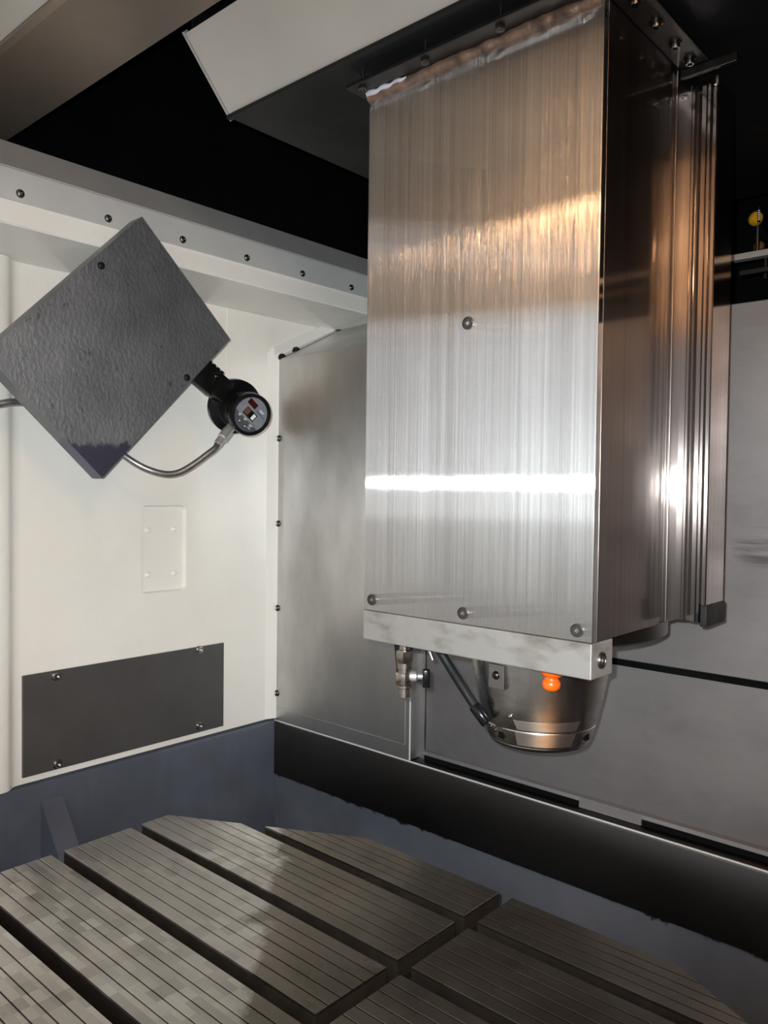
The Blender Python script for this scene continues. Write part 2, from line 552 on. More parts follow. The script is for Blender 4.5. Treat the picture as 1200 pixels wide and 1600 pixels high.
# soffit leaning out to the upper strip, strip, and rounded fold to the jamb
prof = [(XL, 1.990), (-1.595, 1.9910), (-1.453, 2.0125), (-1.450, 2.016), (-1.450, 2.12), (-1.72, 2.12), (-1.72, 1.99)]
prism(bm, [(x, -0.25, z) for x, z in prof], (0, 2.0, 0))
jam = [(XL, 0.702), (XL + 0.0005, 0.694), (XL + 0.003, 0.687), (XL + 0.007, 0.682), (XL + 0.012, 0.678), (XL + 0.017, 0.673), (XL + 0.020, 0.666), (XL + 0.021, 0.655), (XL + 0.021, -0.25), (-1.72, -0.25), (-1.72, 0.702)]
prism(bm, [(x, y, 0.945) for x, y in jam], (0, 0, 1.047))
prism(bm, [(XL - 0.02, 0.69, 0.945), (XL - 0.12, 0.69, 0.945), (XL - 0.12, 1.75, 0.945), (XL - 0.02, 1.75, 0.945)], (0, 0, 1.045))
# cream fillet up the corner beside the cover panel and along its sloping top
prism(bm, [(XL - 0.001, 1.334, 0.946), (XL + 0.003, 1.342, 0.946), (XL + 0.009, 1.354, 0.946), (XL + 0.012, 1.367, 0.946), (XL - 0.001, 1.367, 0.946)], (0, 0, 0.955))
prism(bm, [(XL - 0.001, 1.352, 1.901), (XL + 0.012, 1.362, 1.891), (XL + 0.012, 1.745, 2.079), (XL - 0.001, 1.745, 2.102)], (0.0001, 0, 0))
prism(bm, [(XL - 0.001, 1.350, 1.892), (XL - 0.001, 1.350, 1.912), (XL - 0.001, 1.745, 2.104), (XL - 0.001, 1.745, 2.082)], (0.011, 0, 0))
wl = tag(link('wall_left', bm, 'cream', smooth=40), 'cream enamelled casting wall with a recessed pocket', 'wall', kind='structure')
for y, z in ((0.9949, 1.4497), (1.0642, 1.4506), (1.0665, 1.3469), (0.9953, 1.3476)):
    bolt((XL - 0.0100, y, z), (1, 0, 0), 0.0068, wl, 'button', 'cream', label='screw painted over in cream')
# thin seams in the enamel
bm = box(BM(), XL - 0.002, XL + 0.0012, 1.2062, 1.2090, 1.742, 1.990)
link('seam', bm, 'cream', wl)
bm = box(BM(), XL - 0.002, XL + 0.0012, 1.06, 1.35, 1.741, 1.7436)
link('seam', bm, 'cream', wl)
# slate skirt
bm = BM()
sk = [(XL + 0.004, 0.40), (XL + 0.004, 0.930), (XL + 0.002, 0.938), (XL - 0.006, 0.943), (XL - 0.12, 0.943), (XL - 0.12, 0.40)]
prism(bm, [(x, -0.25, z) for x, z in sk], (0, 1.68, 0))
link('skirt', bm, 'slate', wl, 40)
bm = BM()
prism(bm, [(XL, 0.742, 0.905), (XL + 0.012, 0.742, 0.893), (XL + 0.20, 0.742, 0.667), (XL + 0.20, 0.742, 0.46), (XL, 0.742, 0.46)], (0, 0.049, 0))
bmesh.ops.bevel(bm, geom=[e for e in bm.edges], offset=0.0025, segments=2, affect='EDGES')
link('gusset', bm, 'slate', wl, 40)

# ---- trim_1: bolted angle along the top of the cream wall
XT = -1.450
bm = box(BM(), XT - 0.0005, XT + 0.004, 0.58, 1.76, 2.0545, 2.1100, 0.0008)
t1 = tag(link('trim_1', bm, 'trim'), 'pale metal strip bolted along the top of the cream wall', 'trim', kind='structure')
bm = BM()
prism(bm, [(XT - 0.0005, 0.58, 2.1102), (XT + 0.0045, 0.58, 2.1102), (XT + 0.0045, 0.58, 2.1125), (XT - 0.012, 0.58, 2.1600), (XT - 0.0175, 0.58, 2.1600)], (0, 1.18, 0))
link('upper_flange', bm, 'trim_dark', t1)
bm = tube(BM(), [Vector((XT + 0.0047, 0.58, 2.1115)), Vector((XT + 0.0047, 1.76, 2.1115))], 0.0011, 6)
link('edge_bead', bm, 'trim', t1, 60)
bm = tube(BM(), [Vector((XT - 0.0145, 0.58, 2.1605)), Vector((XT - 0.0145, 1.76, 2.1605))], 0.0016, 6)
link('edge_bead', bm, 'trim_dark', t1, 60)
for k in range(6):
    bolt((XT + 0.004, 0.6351 + 0.16964 * k, 2.0695), (1, 0, 0), 0.0078, t1, 'button', 'bolt_mid')

# ---- wall_back: lower sheet, upper sheet above a black seal, ledge lip
bm = BM()
box(bm, -1.60, 0.90, YB, YB + 0.02, ZL - 0.02, 1.2270)
wb = tag(link('wall_back', bm, 'back'), 'dull stainless back wall sheet below the black seam', 'wall', kind='structure')
bm = box(BM(), -1.60, 0.90, YB - 0.010, YB + 0.02, 1.2405, 1.868, 0.0015)
tag(link('upper_sheet', bm, 'back', wb), 'grainy grey upper sheet')
bm = box(BM(), -1.60, 0.90, YB - 0.002, YB + 0.018, 1.2270, 1.2405)
tag(link('seal_strip', bm, 'void', wb), 'black seal between the two sheets')
for x0, x1 in ((-1.115, -0.727), (-0.602, 0.90)):
    bm = BM()
    prism(bm, [(x0, YB + 0.002, 0.966), (x0, YB - 0.006, 0.960), (x0, YB - 0.0075, 0.953), (x0, YB - 0.005, 0.9515), (x0, YB + 0.002, 0.958)], (x1 - x0, 0, 0))
    link('lip', bm, 'back', wb, 40)
    bm = box(BM(), x0, x1, YB - 0.003, YB + 0.001, ZL, 0.9525)
    link('slot', bm, 'void', wb)
bm = BM()
prism(bm, [(-0.727, YB + 0.002, 0.966), (-0.727, YB - 0.006, 0.960), (-0.727, YB - 0.0085, ZL + 0.001), (-0.727, YB + 0.002, ZL + 0.001)], (0.125, 0, 0))
link('tab', bm, 'back', wb)
# header above the opening and dark space behind it
bm = box(BM(), -1.9, 0.9, 2.10, 2.14, 0.40, 3.0)
link('rear_bulkhead', bm, 'void', wb)

# ---- trim_2: dark apron with a rolled bright edge, slate trough behind it
bm = BM()
ap = [(YP + 0.010, 0.795), (YP, 0.797), (YP, ZL - 0.006), (YP + 0.0015, ZL - 0.002), (YP + 0.005, ZL), (YB + 0.004, ZL), (YB + 0.004, ZL - 0.004), (YP + 0.010, ZL - 0.008)]
prism(bm, [(XL + 0.004, y, z) for y, z in ap], (2.496, 0, 0))
t2 = tag(link('trim_2', bm, 'apron', smooth=40), 'dark oily sheet apron below the back wall ledge', 'trim', kind='structure')
bm = tube(BM(), [Vector((XL + 0.004, YP + 0.0012, ZL - 0.0012)), Vector((0.9, YP + 0.0012, ZL - 0.0012))], 0.0021, 8)
tag(link('rolled_edge', bm, 'trim', t2, 60), 'bright worn edge of the ledge')
bm = box(BM(), XL, 0.90, YP + 0.006, YP + 0.05, 0.40, 0.90)
tag(link('trough_wall', bm, 'slate_grimy', t2), 'slate painted trough wall with a grimy top edge')

# ---- wall_right and the canopy over the opening (seen only in reflections and at the top left)
bm = BM()
lpq = [(0.90, -0.25, 0.40), (0.90, 2.1, 0.40), (0.90, 2.1, 3.0), (0.90, -0.25, 3.0)]
prism(bm, lpq, (0.03, 0, 0))
tag(link('wall_right', bm, 'apron'), 'dark sheet metal right side wall of the enclosure', 'wall', kind='structure')

bm = BM()
cp = [(0.707, 2.250), (0.572, 2.262), (0.562, 2.266), (0.562, 2.300), (0.707, 2.275)]
prism(bm, [(-1.72, y, z) for y, z in cp], (2.62, 0, 0))
ce = tag(link('ceiling', bm, 'canopy'), 'brownish sheet metal canopy at the top left corner', 'ceiling', kind='structure')
bm = BM()
cq = [(0.5615, 2.272), (0.20, 2.330), (-0.22, 2.330), (-0.25, 2.32), (-0.25, 2.045), (-0.28, 2.045), (-0.28, 2.36), (0.20, 2.36), (0.5615, 2.300)]
prism(bm, [(-1.72, y, z) for y, z in cq], (2.62, 0, 0))
tag(link('painted_panel', bm, 'cream', ce), 'cream painted panel continuing the canopy')
bm = box(BM(), -1.9, 0.93, 0.70, 2.14, 3.0, 3.03)
link('dark_roof', bm, 'void', ce)
bm = box(BM(), -1.93, -1.90, 0.40, 2.14, 0.40, 3.03)
link('dark_side', bm, 'void', ce)
bm = box(BM(), -1.9, 0.90, 0.71, 0.74, 2.29, 3.0)
link('dark_front', bm, 'void', ce)


# ---- work lamp under the canopy, above and behind the photographer
wk = thing('work_lamp', 'warm tube work lamp under the canopy edge above the opening', 'lamp', (0.44, 0.10, 2.33))
bm = box(BM(), 0.02, 0.86, 0.085, 0.115, 2.305, 2.3295, 0.003)
link('lamp_housing', bm, 'trim', wk)
m = Mat('lamp_glow')
m.set(Base_Color=(1, 1, 1, 1), Emission_Color=(1.0, 0.59, 0.31, 1), Emission_Strength=LAMP)
MT['lamp_glow'] = m
bm = tube(BM(), [Vector((0.05, 0.10, 2.222)), Vector((0.83, 0.10, 2.222))], 0.015, 16)
link('lamp_tube', bm, 'lamp_glow', wk, 60)
for x in (0.036, 0.844):
    bm = box(BM(), x - 0.015, x + 0.015, 0.088, 0.112, 2.21, 2.3055, 0.003)
    link('tube_socket', bm, 'gloss_black', wk)

# ================================================================== MACHINE TABLE
ZT = 0.90
tb = thing('machine_table', 'dark steel machine table with crossing T-slots and fine grooves', 'table', (-0.689, 0.58, 0.46))
OCT = [  # half planes n.p <= d : octagon of the table
    (Vector((-1, 0)), 1.352), (Vector((1, 0)), -0.020), (Vector((0, 1)), 1.078), (Vector((0, -1)), -0.083)]


def hp(p, q):       # half plane left of p->q kept
    d = Vector((q[0] - p[0], q[1] - p[1])).normalized()
    n = Vector((d.y, -d.x))
    return (n, n.dot(Vector(p)))


OCT += [hp((-0.995, 1.078), (-1.352, 0.884)), hp((-0.020, 0.862), (-0.405, 1.078)), hp((-1.352, 0.28), (-0.995, 0.083)), hp((-0.383, 0.083), (-0.020, 0.28))]


def clip(poly, planes, inset=0.0):
    for n, d in planes:
        d = d - inset
        out = []
        for i in range(len(poly)):
            a, b = poly[i], poly[(i + 1) % len(poly)]
            da, db = n.dot(a) - d, n.dot(b) - d
            if da <= 0:
                out.append(a)
            if da * db < 0:
                out.append(a + (b - a) * (da / (da - db)))
        poly = out
        if len(poly) < 3:
            return []
    return poly


def slab(bm, planes, z0, z1, cham=0.0):
    big = [Vector((-3, -3)), Vector((3, -3)), Vector((3, 3)), Vector((-3, 3))]
    a = clip(big, planes)
    b = clip(big, planes, cham)
    if len(a) < 3:
        return
    zc = z1 - cham
    A = [bm.verts.new((p.x, p.y, z0)) for p in a]
    B = [bm.verts.new((p.x, p.y, zc)) for p in a]
    n = len(a)
    bm.faces.new(A[::-1])
    for i in range(n):
        j = (i + 1) % n
        bm.faces.new((A[i], A[j], B[j], B[i]))
    if cham and len(b) == n:
        T = [bm.verts.new((p.x, p.y, z1)) for p in b]
        for i in range(n):
            j = (i + 1) % n
            bm.faces.new((B[i], B[j], T[j], T[i]))
        bm.faces.new(T)
    else:
        bm.faces.new(B)


SW = 0.0118         # half slot width
slots = [0.970 - 0.1555 * k for k in range(6)]
edges_y = [1.078] + [v for s in slots for v in (s + SW, s - SW)] + [0.083]
strips = [(edges_y[2 * k + 1], edges_y[2 * k]) for k in range(7)]
XS = (-0.7012, -0.6765)
for y0, y1 in strips:
    for xr in ((-1.352, XS[0]), (XS[1], -0.020)):
        base = OCT + [(Vector((0, 1)), y1), (Vector((0, -1)), -y0), (Vector((1, 0)), xr[1]), (Vector((-1, 0)), -xr[0])]
        bm = BM()
        nl = 6 if (y1 - y0) > 0.12 else 5
        slab(bm, base, ZT - 0.030, ZT - 0.0040)
        for f in bm.faces:
            f.material_index = 1
        st = (y1 - y0) / nl
        g = 0.0010
        for k in range(nl):
            a = y0 + st * k + (g if k > 0 else 0)
            b = y0 + st * (k + 1) - (g if k < nl - 1 else 0)
            slab(bm, OCT + [(Vector((0, 1)), b), (Vector((0, -1)), -a), (Vector((1, 0)), xr[1]), (Vector((-1, 0)), -xr[0])], ZT - 0.0042, ZT, 0.0004)
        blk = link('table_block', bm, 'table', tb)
        blk.data.materials.append(MT['table_dark'].m)
        bm = BM()
        neck = OCT + [(Vector((0, 1)), y1 - 0.012), (Vector((0, -1)), -(y0 + 0.012)), (Vector((1, 0)), xr[1] - 0.012 * (xr[1] < -0.5)), (Vector((-1, 0)), -(xr[0] + 0.012 * (xr[0] > -1)))]
        slab(bm, neck, ZT - 0.052, ZT - 0.0301)
        link('neck', bm, 'table_dark', blk)
bm = BM()
slab(bm, OCT, ZT - 0.14, ZT - 0.052)
tag(link('slab_base', bm, 'table_dark', tb), 'dark base of the table under the slots')
bm = BM()
lathe(bm, [(0, 0.46), (0.34, 0.46), (0.34, 0.50), (0.30, 0.52), (0.30, 0.76), (0, 0.76)], (-0.689, 0.58, 0), seg=40)
link('pedestal', bm, 'slate', tb, 40)

# ================================================================== SPINDLE HEAD
RX0, RX1, RY0, RY1, RZ0, RZ1 = -0.815, -0.4415, 0.870, 1.185, 1.3690, 2.150
hd = thing('spindle_head', 'tall brushed stainless spindle head hanging over the slotted table', 'spindle head', (-0.628, 1.03, 1.17))
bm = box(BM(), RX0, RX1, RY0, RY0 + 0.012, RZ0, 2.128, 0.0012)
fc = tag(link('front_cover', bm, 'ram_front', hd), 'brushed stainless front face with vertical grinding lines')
for x, z, r in ((-0.6303, 1.7729, 0.0088), (-0.798, 1.3856, 0.0085), (-0.6314, 1.3844, 0.0085), (-0.4619, 1.3827, 0.0085)):
    bolt((x, RY0, z), (0, -1, 0), r, fc, 'flat', 'bolt_mid')
bm = BM()
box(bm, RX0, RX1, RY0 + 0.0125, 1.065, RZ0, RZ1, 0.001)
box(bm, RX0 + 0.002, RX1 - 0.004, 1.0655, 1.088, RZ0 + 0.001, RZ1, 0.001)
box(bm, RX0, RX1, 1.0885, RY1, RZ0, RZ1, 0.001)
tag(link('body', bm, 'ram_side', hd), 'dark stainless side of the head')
# flange, studs, weld at the top
bm = box(BM(), RX0 - 0.012, RX1 + 0.002, 0.833, 0.872, 2.1295, 2.1355, 0.0008)
fl_ = link('top_flange', bm, 'apron', hd)
pts = []
for k in range(60):
    x = RX0 + 0.004 + (RX1 - RX0 - 0.006) * k / 59
    pts.append(Vector((x, RY0 - 0.001 + 0.0015 * mnoise.noise((x * 40, 0, 0)), 2.1265 + 0.0015 * mnoise.noise((x * 55, 3, 0)))))
bm = tube(BM(), pts, lambda t: 0.0090 + 0.0035 * mnoise.noise((t * 22, 1.7, 0)), 10)
tag(link('weld_seam', bm, 'weld', hd, 60), 'rough brown weld along the top edge')
pts = [Vector((RX0 + 0.004 + 0.075 * k / 19, 0.862 - 0.002 * k / 19, 2.1275 + 0.001 * math.sin(k))) for k in range(20)]
bm = tube(BM(), pts, lambda t: 0.0048 - 0.003 * t + 0.0008 * math.sin(t * 17), 10)
tag(link('sealant', bm, 'silicone', hd, 60), 'pale sealant bead at the left end of the weld')
for x in (-0.806, -0.690, -0.570, -0.452):
    bm = BM()
    lathe(bm, [(0, 0), (0.0022, 0), (0.0024, 0.004), (0.0024, 0.027)], (x, 0.846, 2.1235), seg=10)
    lathe(bm, [(0.0024, 0.001), (0.0062, 0.001), (0.0068, 0.002), (0.0068, 0.0065), (0.0024, 0.0066)], (x, 0.846, 2.1235), seg=6)
    link('stud', bm, 'bolt', hd, 40)
# right-hand flange strip and its screws, cross bracket over the rail
bm = box(BM(), RX1 + 0.0005, RX1 + 0.040, 0.86, 1.092, 2.1300, 2.1360, 0.0008)
fs = link('side_flange', bm, 'apron', hd)
for y in (0.905, 0.965, 1.025, 1.075):
    bolt((RX1 + 0.021, y, 2.1300), (0, 0, -1), 0.0075, fs, 'cap', 'bolt')
bm = BM()
box(bm, RX1 + 0.001, RX1 + 0.075, 1.094, 1.100, 2.1180, 2.1300, 0.0008)
box(bm, RX1 + 0.001, RX1 + 0.075, 1.0995, 1.115, 2.1240, 2.1300, 0.0008)
link('rail_bracket', bm, 'apron', hd)
# guide rail on the rear right edge
RLZ0, RLZ1 = 1.3700, 2.1160
YR = 1.1176
pr = [(RX1 - 0.001, YR), (-0.4330, YR), (-0.4325, YR + 0.002), (-0.4305, YR + 0.002), (-0.4300, YR), (-0.4285, YR), (-0.4270, YR + 0.006), (-0.4195, YR + 0.006), (-0.4180, YR - 0.001), (-0.4125, YR - 0.001), (-0.4120, YR + 0.004), (-0.4105, YR + 0.004), (-0.4100, YR - 0.001), (-0.4070, YR - 0.001), (-0.4055, YR + 0.005), (-0.4015, YR + 0.005), (-0.4010, YR - 0.002), (-0.3985, YR - 0.002), (-0.3970, YR - 0.0005), (-0.3970, YR + 0.066), (RX1 - 0.001, YR + 0.066)]
bm = prism(BM(), [(x, y, RLZ0) for x, y in pr], (0, 0, RLZ1 - RLZ0))
gr_ = tag(link('guide_rail', bm, 'rail', hd), 'polished grooved steel guide strip on the rear edge')
bm = box(BM(), -0.4040, -0.3945, YR - 0.0045, YR + 0.070, 1.3650, 1.3950, 0.0015)
tag(link('end_cap', bm, 'rubber', gr_), 'black plastic end cap')
bm = tube(BM(), [Vector((-0.3985, YR - 0.001, 2.106)), Vector((-0.3985, YR - 0.001, 2.117))], 0.004, 10)
link('screw', bm, 'bolt_bright', gr_, 40)
# clamp bar along the lower front edge
bm = box(BM(), RX0, RX1, RY0 - 0.0005, 0.9255, 1.3248, 1.3685, 0.0016)
br = tag(link('clamp_bar', bm, 'bar', hd), 'scuffed pale aluminium bar under the front face')
bolt((RX1, 0.8955, 1.3455), (1, 0, 0), 0.0105, br, 'flat', 'bolt_mid')
# round housing and spindle nose
SX, SY = -0.627, 1.066
SO = (SX, SY, 0)
bm = lathe(BM(), [(0, 1.345), (0.178, 1.345), (0.184, 1.349), (0.184, 1.370), (0, 1.370)], SO, seg=64)
tag(link('housing_disc', bm, 'apron', hd, 40), 'dark round flange under the head')
TW = Vector((0.507, -0.862, 0))      # from the spindle axis towards the opening
SD = Vector((0.862, 0.507, 0))


def cone_r(z):
    pts_ = [(1.172, 0.0745), (1.180, 0.0790), (1.200, 0.0852), (1.240, 0.0950), (1.283, 0.1030), (1.345, 0.1100)]
    for (z0, r0), (z1, r1) in zip(pts_, pts_[1:]):
        if z <= z1:
            return r0 + (r1 - r0) * max(0, (z - z0)) / (z1 - z0)
    return pts_[-1][1]


def on_cone(l, z, off=0.0):
    r = cone_r(z)
    a = math.asin(max(-1, min(1, l / r)))
    d = TW * math.cos(a) + SD * math.sin(a)
    return Vector((SX, SY, z)) + d * (r + off), d


bm = lathe(BM(), [(0.050, 1.345), (0.110, 1.345), (0.1030, 1.283), (0.0950, 1.240), (0.0868, 1.2055), (0.0856, 1.2040), (0.0846, 1.2050), (0.05, 1.206)], SO, seg=72)
sp = tag(link('spindle_housing', bm, 'steel', hd, 30), 'conical turned steel spindle housing')
bm = lathe(BM(), [(0.05, 1.2035), (0.0850, 1.2035), (0.0856, 1.2020), (0.0795, 1.1820), (0.0770, 1.1785), (0.0770, 1.1770), (0.0745, 1.1730), (0.0730, 1.1720), (0.030, 1.1720), (0.028, 1.174), (0.022, 1.22), (0, 1.22)], SO, seg=72)
ring = tag(link('nose_ring', bm, 'steel', sp, 30), 'bottom ring of the spindle nose')


def patch(a0, a1, b0, b1, z0, z1, off, n=12):
    """curved plate on the cone: lateral range a0..a1 at z0 (bottom), b0..b1 at z1 (top)"""
    bm = BM()
    rows = []
    for z, l0, l1 in ((z0, a0, a1), (z1, b0, b1)):
        rows.append([on_cone(l0 + (l1 - l0) * k / n, z) for k in range(n + 1)])
    V = [[bm.verts.new(p + d * off) for p, d in row] for row in rows]
    W = [[bm.verts.new(p - d * 0.001) for p, d in row] for row in rows]
    for k in range(n):
        bm.faces.new((V[0][k], V[0][k + 1], V[1][k + 1], V[1][k]))
        bm.faces.new((W[0][k], W[1][k], W[1][k + 1], W[0][k + 1]))
        for i in range(2):
            bm.faces.new((V[i][k], W[i][k], W[i][k + 1], V[i][k + 1]))
    for k in (0, n):
        bm.faces.new((V[0][k], V[1][k], W[1][k], W[0][k]))
    return bm


tag(link('facet', patch(-0.030, 0.052, -0.036, 0.058, 1.2062, 1.2200, 0.0008), 'steel_bright', sp, 30), 'flat coloured with a bright reflection above the ring joint')
tag(link('facet', patch(-0.030, 0.046, -0.033, 0.052, 1.1815, 1.2010, 0.0008), 'steel_bright', ring, 30), 'flat coloured with a bright reflection on the ring')
for l, z in ((-0.054, 1.193), (0.070, 1.193)):
    p, d = on_cone(l, z)
    bm = BM()
    F = frame_from(d, (0, 0, 1))
    box(bm, -0.0065, 0.0065, -0.005, 0.005, -0.004, 0.0006)
    bm.transform(Matrix.Translation(p) @ F.to_4x4())
    link('key_slot', bm, 'void', ring)
p, d = on_cone(-0.063, 1.196)
bolt(p, d, 0.0028, ring, 'button', 'bolt', 'screw')
p, d = on_cone(-0.070, 1.199)
bolt(p, d, 0.0028, ring, 'button', 'bolt', 'screw')
p, d = on_cone(-0.040, 1.2255)
bolt(p, d, 0.0042, sp, 'button', 'bolt_bright', 'screw')
p, d = on_cone(-0.058, 1.283)
F = frame_from(d, (0, 0, 1))
bm = box(BM(), -0.018, 0.018, -0.014, 0.014, -0.004, 0.006, 0.001)
bm.transform(Matrix.Translation(p) @ F.to_4x4())
tag(link('stop_block', bm, 'steel', sp), 'small square steel block with a screw')
bolt(p + d * 0.006 + Vector((0, 0, 0.002)), d, 0.0062, sp, 'button', 'bolt', 'screw')

# drain valve at the left end
VX, VY = -0.800, 0.950
bm = BM()
lathe(bm, [(0, 1.326), (0.0085, 1.326), (0.0085, 1.300), (0.0100, 1.299), (0.0100, 1.2985)], (VX, VY, 0), seg=20)
lathe(bm, [(0.0085, 1.2985), (0.0135, 1.2985), (0.0142, 1.2965), (0.0142, 1.2815), (0.0135, 1.2795), (0.0085, 1.2795)], (VX, VY, 0), seg=6)
lathe(bm, [(0.0085, 1.2795), (0.0120, 1.2790), (0.0120, 1.2700), (0.0100, 1.2690), (0.0100, 1.2560), (0, 1.2560)], (VX, VY, 0), seg=20)
vl = tag(link('drain_valve', bm, 'brass', hd, 30), 'nickel plated drain valve hanging from the bar')
bm = BM()
box(bm, VX - 0.0105, VX + 0.0105, VY - 0.0105, VY + 0.0105, 1.2435, 1.2640, 0.003)
lathe(bm, [(0, 1.2440), (0.0120, 1.2440), (0.0120, 1.2400), (0.0098, 1.2385), (0.0098, 1.2255), (0.0065, 1.2250), (0.0060, 1.2300), (0, 1.2300)], (VX, VY, 0), seg=20)
link('valve_body', bm, 'brass', vl, 30)
bm = BM()
dv = RT.copy()
dv.z = 0
dv.normalize()
lathe(bm, [(0, 0.008), (0.0075, 0.008), (0.0085, 0.012), (0.0085, 0.018), (0.0050, 0.021), (0.0050, 0.034), (0, 0.034)], (VX, VY, 1.2575), dv, 20)
link('valve_stem', bm, 'fitting', vl, 30)
bm = BM()
F = frame_from(dv, (0, 0, 1))
box(bm, -0.016, 0.012, -0.007, 0.007, 0.028, 0.040, 0.002)
bm.transform(Matrix.Translation(Vector((VX, VY, 1.2565))) @ F.to_4x4())
tag(link('valve_lever', bm, 'gloss_black', vl, 30), 'black plastic lever')
bm = BM()
prism(bm, [(-0.843, 0.965, 1.360), (-0.800, 0.965, 1.360), (-0.800, 0.965, 1.290), (-0.826, 0.965, 1.231)], (0, 0.004, 0))
tag(link('back_plate', bm, 'rubber', hd), 'black tapering plate behind the valve')
bm = tube(BM(), [Vector((-0.772, 0.960, 1.328)), Vector((-0.7515, 0.960, 1.2885))], 0.0036, 12)
tag(link('drip_pipe', bm, 'steel', hd, 40), 'short thin steel pipe')
# black coolant hose with nozzle
pts = catmull([(-0.755, 0.950, 1.335), (-0.727, 0.950, 1.303), (-0.700, 0.960, 1.262), (-0.677, 0.969, 1.228), (-0.664, 0.972, 1.213)], 8)
bm = tube(BM(), pts, 0.0068, 14)
hs = tag(link('coolant_hose', bm, 'rubber', hd, 40), 'black coolant hose slanting to the spindle nose')
d = (pts[-1] - pts[-6]).normalized()
bm = tube(BM(), [pts[-1] - d * 0.024, pts[-1] - d * 0.022, pts[-1] + d * 0.006, pts[-1] + d * 0.008], lambda t: 0.0092 if 0.2 < t < 0.8 else 0.008, 14)
link('nozzle', bm, 'gloss_black', hs, 40)
# orange ball-joint coolant nozzle
bm = lathe(BM(), [(0, 0.052), (0.0145, 0.052), (0.0150, 0.012), (0.0138, 0.009), (0.0092, 0.006), (0.0092, 0.004), (0.0115, 0.001), (0.0126, -0.003), (0.0118, -0.008), (0.0082, -0.0115), (0.005, -0.012), (0.0045, -0.008), (0, -0.008)], (-0.5375, 0.945, 1.2945), (0.04, 0.03, 1), 24)
tag(link('orange_nozzle', bm, 'orange', hd, 40), 'bright orange jointed coolant nozzle')

# ================================================================== HEAD COVER (hood the ram hangs from)
hc = thing('head_cover', 'pale slanted sheet cover above the spindle head', 'machine cover', (-0.3, 1.1, 2.15))
bm = BM()
prism(bm, [(-1.066, 0.8085, 2.1530), (-1.066, 0.7215, 2.2490), (-1.066, 0.7245, 2.2520), (-1.066, 0.8115, 2.1560)], (1.94, 0, 0))
tag(link('slanted_panel', bm, 'hood', hc), 'pale grey slanted panel')
bm = box(BM(), -1.066, 0.87, 0.8095, 1.70, 2.1500, 2.1560, 0.0006)
tag(link('bottom_plate', bm, 'black', hc), 'black underside the head passes through')
bm = BM()
prism(bm, [(-1.0735, 0.8130, 2.1490), (-1.0735, 0.7200, 2.2520), (-1.0735, 0.7260, 2.2580), (-1.0735, 0.8200, 2.1560)], (0.005, 0, 0))
tag(link('edge_strip', bm, 'trim_dark', hc), 'thin metal edge strip')
bm = box(BM(), -1.066, 0.87, 0.8000, 0.8090, 2.1465, 2.1525, 0.0006)
tag(link('lower_lip', bm, 'black', hc), 'black lip along the lower edge')
bm = BM()
prism(bm, [(-1.060, 0.815, 2.157), (-1.060, 0.728, 2.253), (-1.060, 0.728, 2.45), (-1.060, 1.69, 2.45), (-1.060, 1.69, 2.157)], (0.004, 0, 0))
link('side_skirt', bm, 'void', hc)

# ================================================================== LEFT COVER PANEL IN THE CORNER
cv = thing('cover_panel', 'stained stainless cover panel in the corner behind the spindle head', 'panel', (-1.36, 1.38, 0.94))
bm = box(BM(), -1.5985, -1.1315, YP, YB + 0.02, ZL + 0.001, 1.8865, 0.0022)
fp = tag(link('front_sheet', bm, 'sheet', cv), 'stained vertical sheet')
for z in (1.679, 1.4574, 1.2362, 1.012):
    bolt((-1.5865, YP, z), (0, -1, 0), 0.0085, fp, 'button', 'bolt')
bm = tube(BM(), [Vector((-1.1322, YP + 0.0008, ZL + 0.002)), Vector((-1.1322, YP + 0.0008, 1.886))], 0.0022, 8)
tag(link('rolled_edge', bm, 'trim', fp, 60), 'bright worn vertical edge')
bm = BM()
box(bm, -1.585, -1.146, YP - 0.0016, YP + 0.001, 0.973, 0.9745)
box(bm, -1.1475, -1.146, YP - 0.0016, YP + 0.001, 0.9745, 1.40)
link('bend_line', bm, 'sheet', fp)
bm = tube(BM(), [Vector((-1.1150, YB - 0.0005, ZL + 0.002 + 0.02 * k)) for k in range(16)], lambda t: 0.0010 + 0.0008 * math.sin(t * 40) ** 2, 6)
tag(link('sealant_line', bm, 'rubber', cv, 40), 'thin black sealant line')
bm = BM()
prism(bm, [(-1.590, YP + 0.003, 1.8870), (-1.590, 1.745, 2.0740), (-1.590, 1.745, 2.0700), (-1.590, YP + 0.003, 1.8830)], (0.95, 0, 0))
tp = tag(link('sloping_top', bm, 'sheet', cv), 'sloping top sheet')
sn_ = Vector((0, -0.449, 0.893))
for y in (1.372, 1.4209, 1.5825):
    z = 1.8870 + (y - YP - 0.003) * (0.187 / 0.3766)
    bm = BM()
    F = frame_from((0.75, -0.35, 0.55), (0, 0.893, 0.449))
    lathe(bm, [(0, 0.005), (0.006, 0.005), (0.0085, 0.003), (0.009, -0.002), (0, -0.002)], seg=16)
    for v in bm.verts:
        v.co.x *= 1.25
    bm.transform(Matrix.Translation(Vector((-1.586, y, z + 0.002))) @ F.to_4x4())
    link('bolt', bm, 'black', tp, 40)

# ================================================================== PLATE ON THE CREAM WALL
XPL = XL + 0.0045
bm = box(BM(), XL - 0.001, XPL, 0.705, 1.2010, 0.9585, 1.1660, 0.0012)
pl = tag(link('service_plate', bm, 'plate'), 'dark grey rectangular plate bolted low on the cream wall', 'plate')
for y, z in ((0.774, 1.1550), (1.1275, 1.1590), (1.1290, 0.9750), (0.777, 0.9700)):
    bolt((XPL, y, z), (1, 0, 0), 0.0088, pl, 'cap', 'bolt_bright')

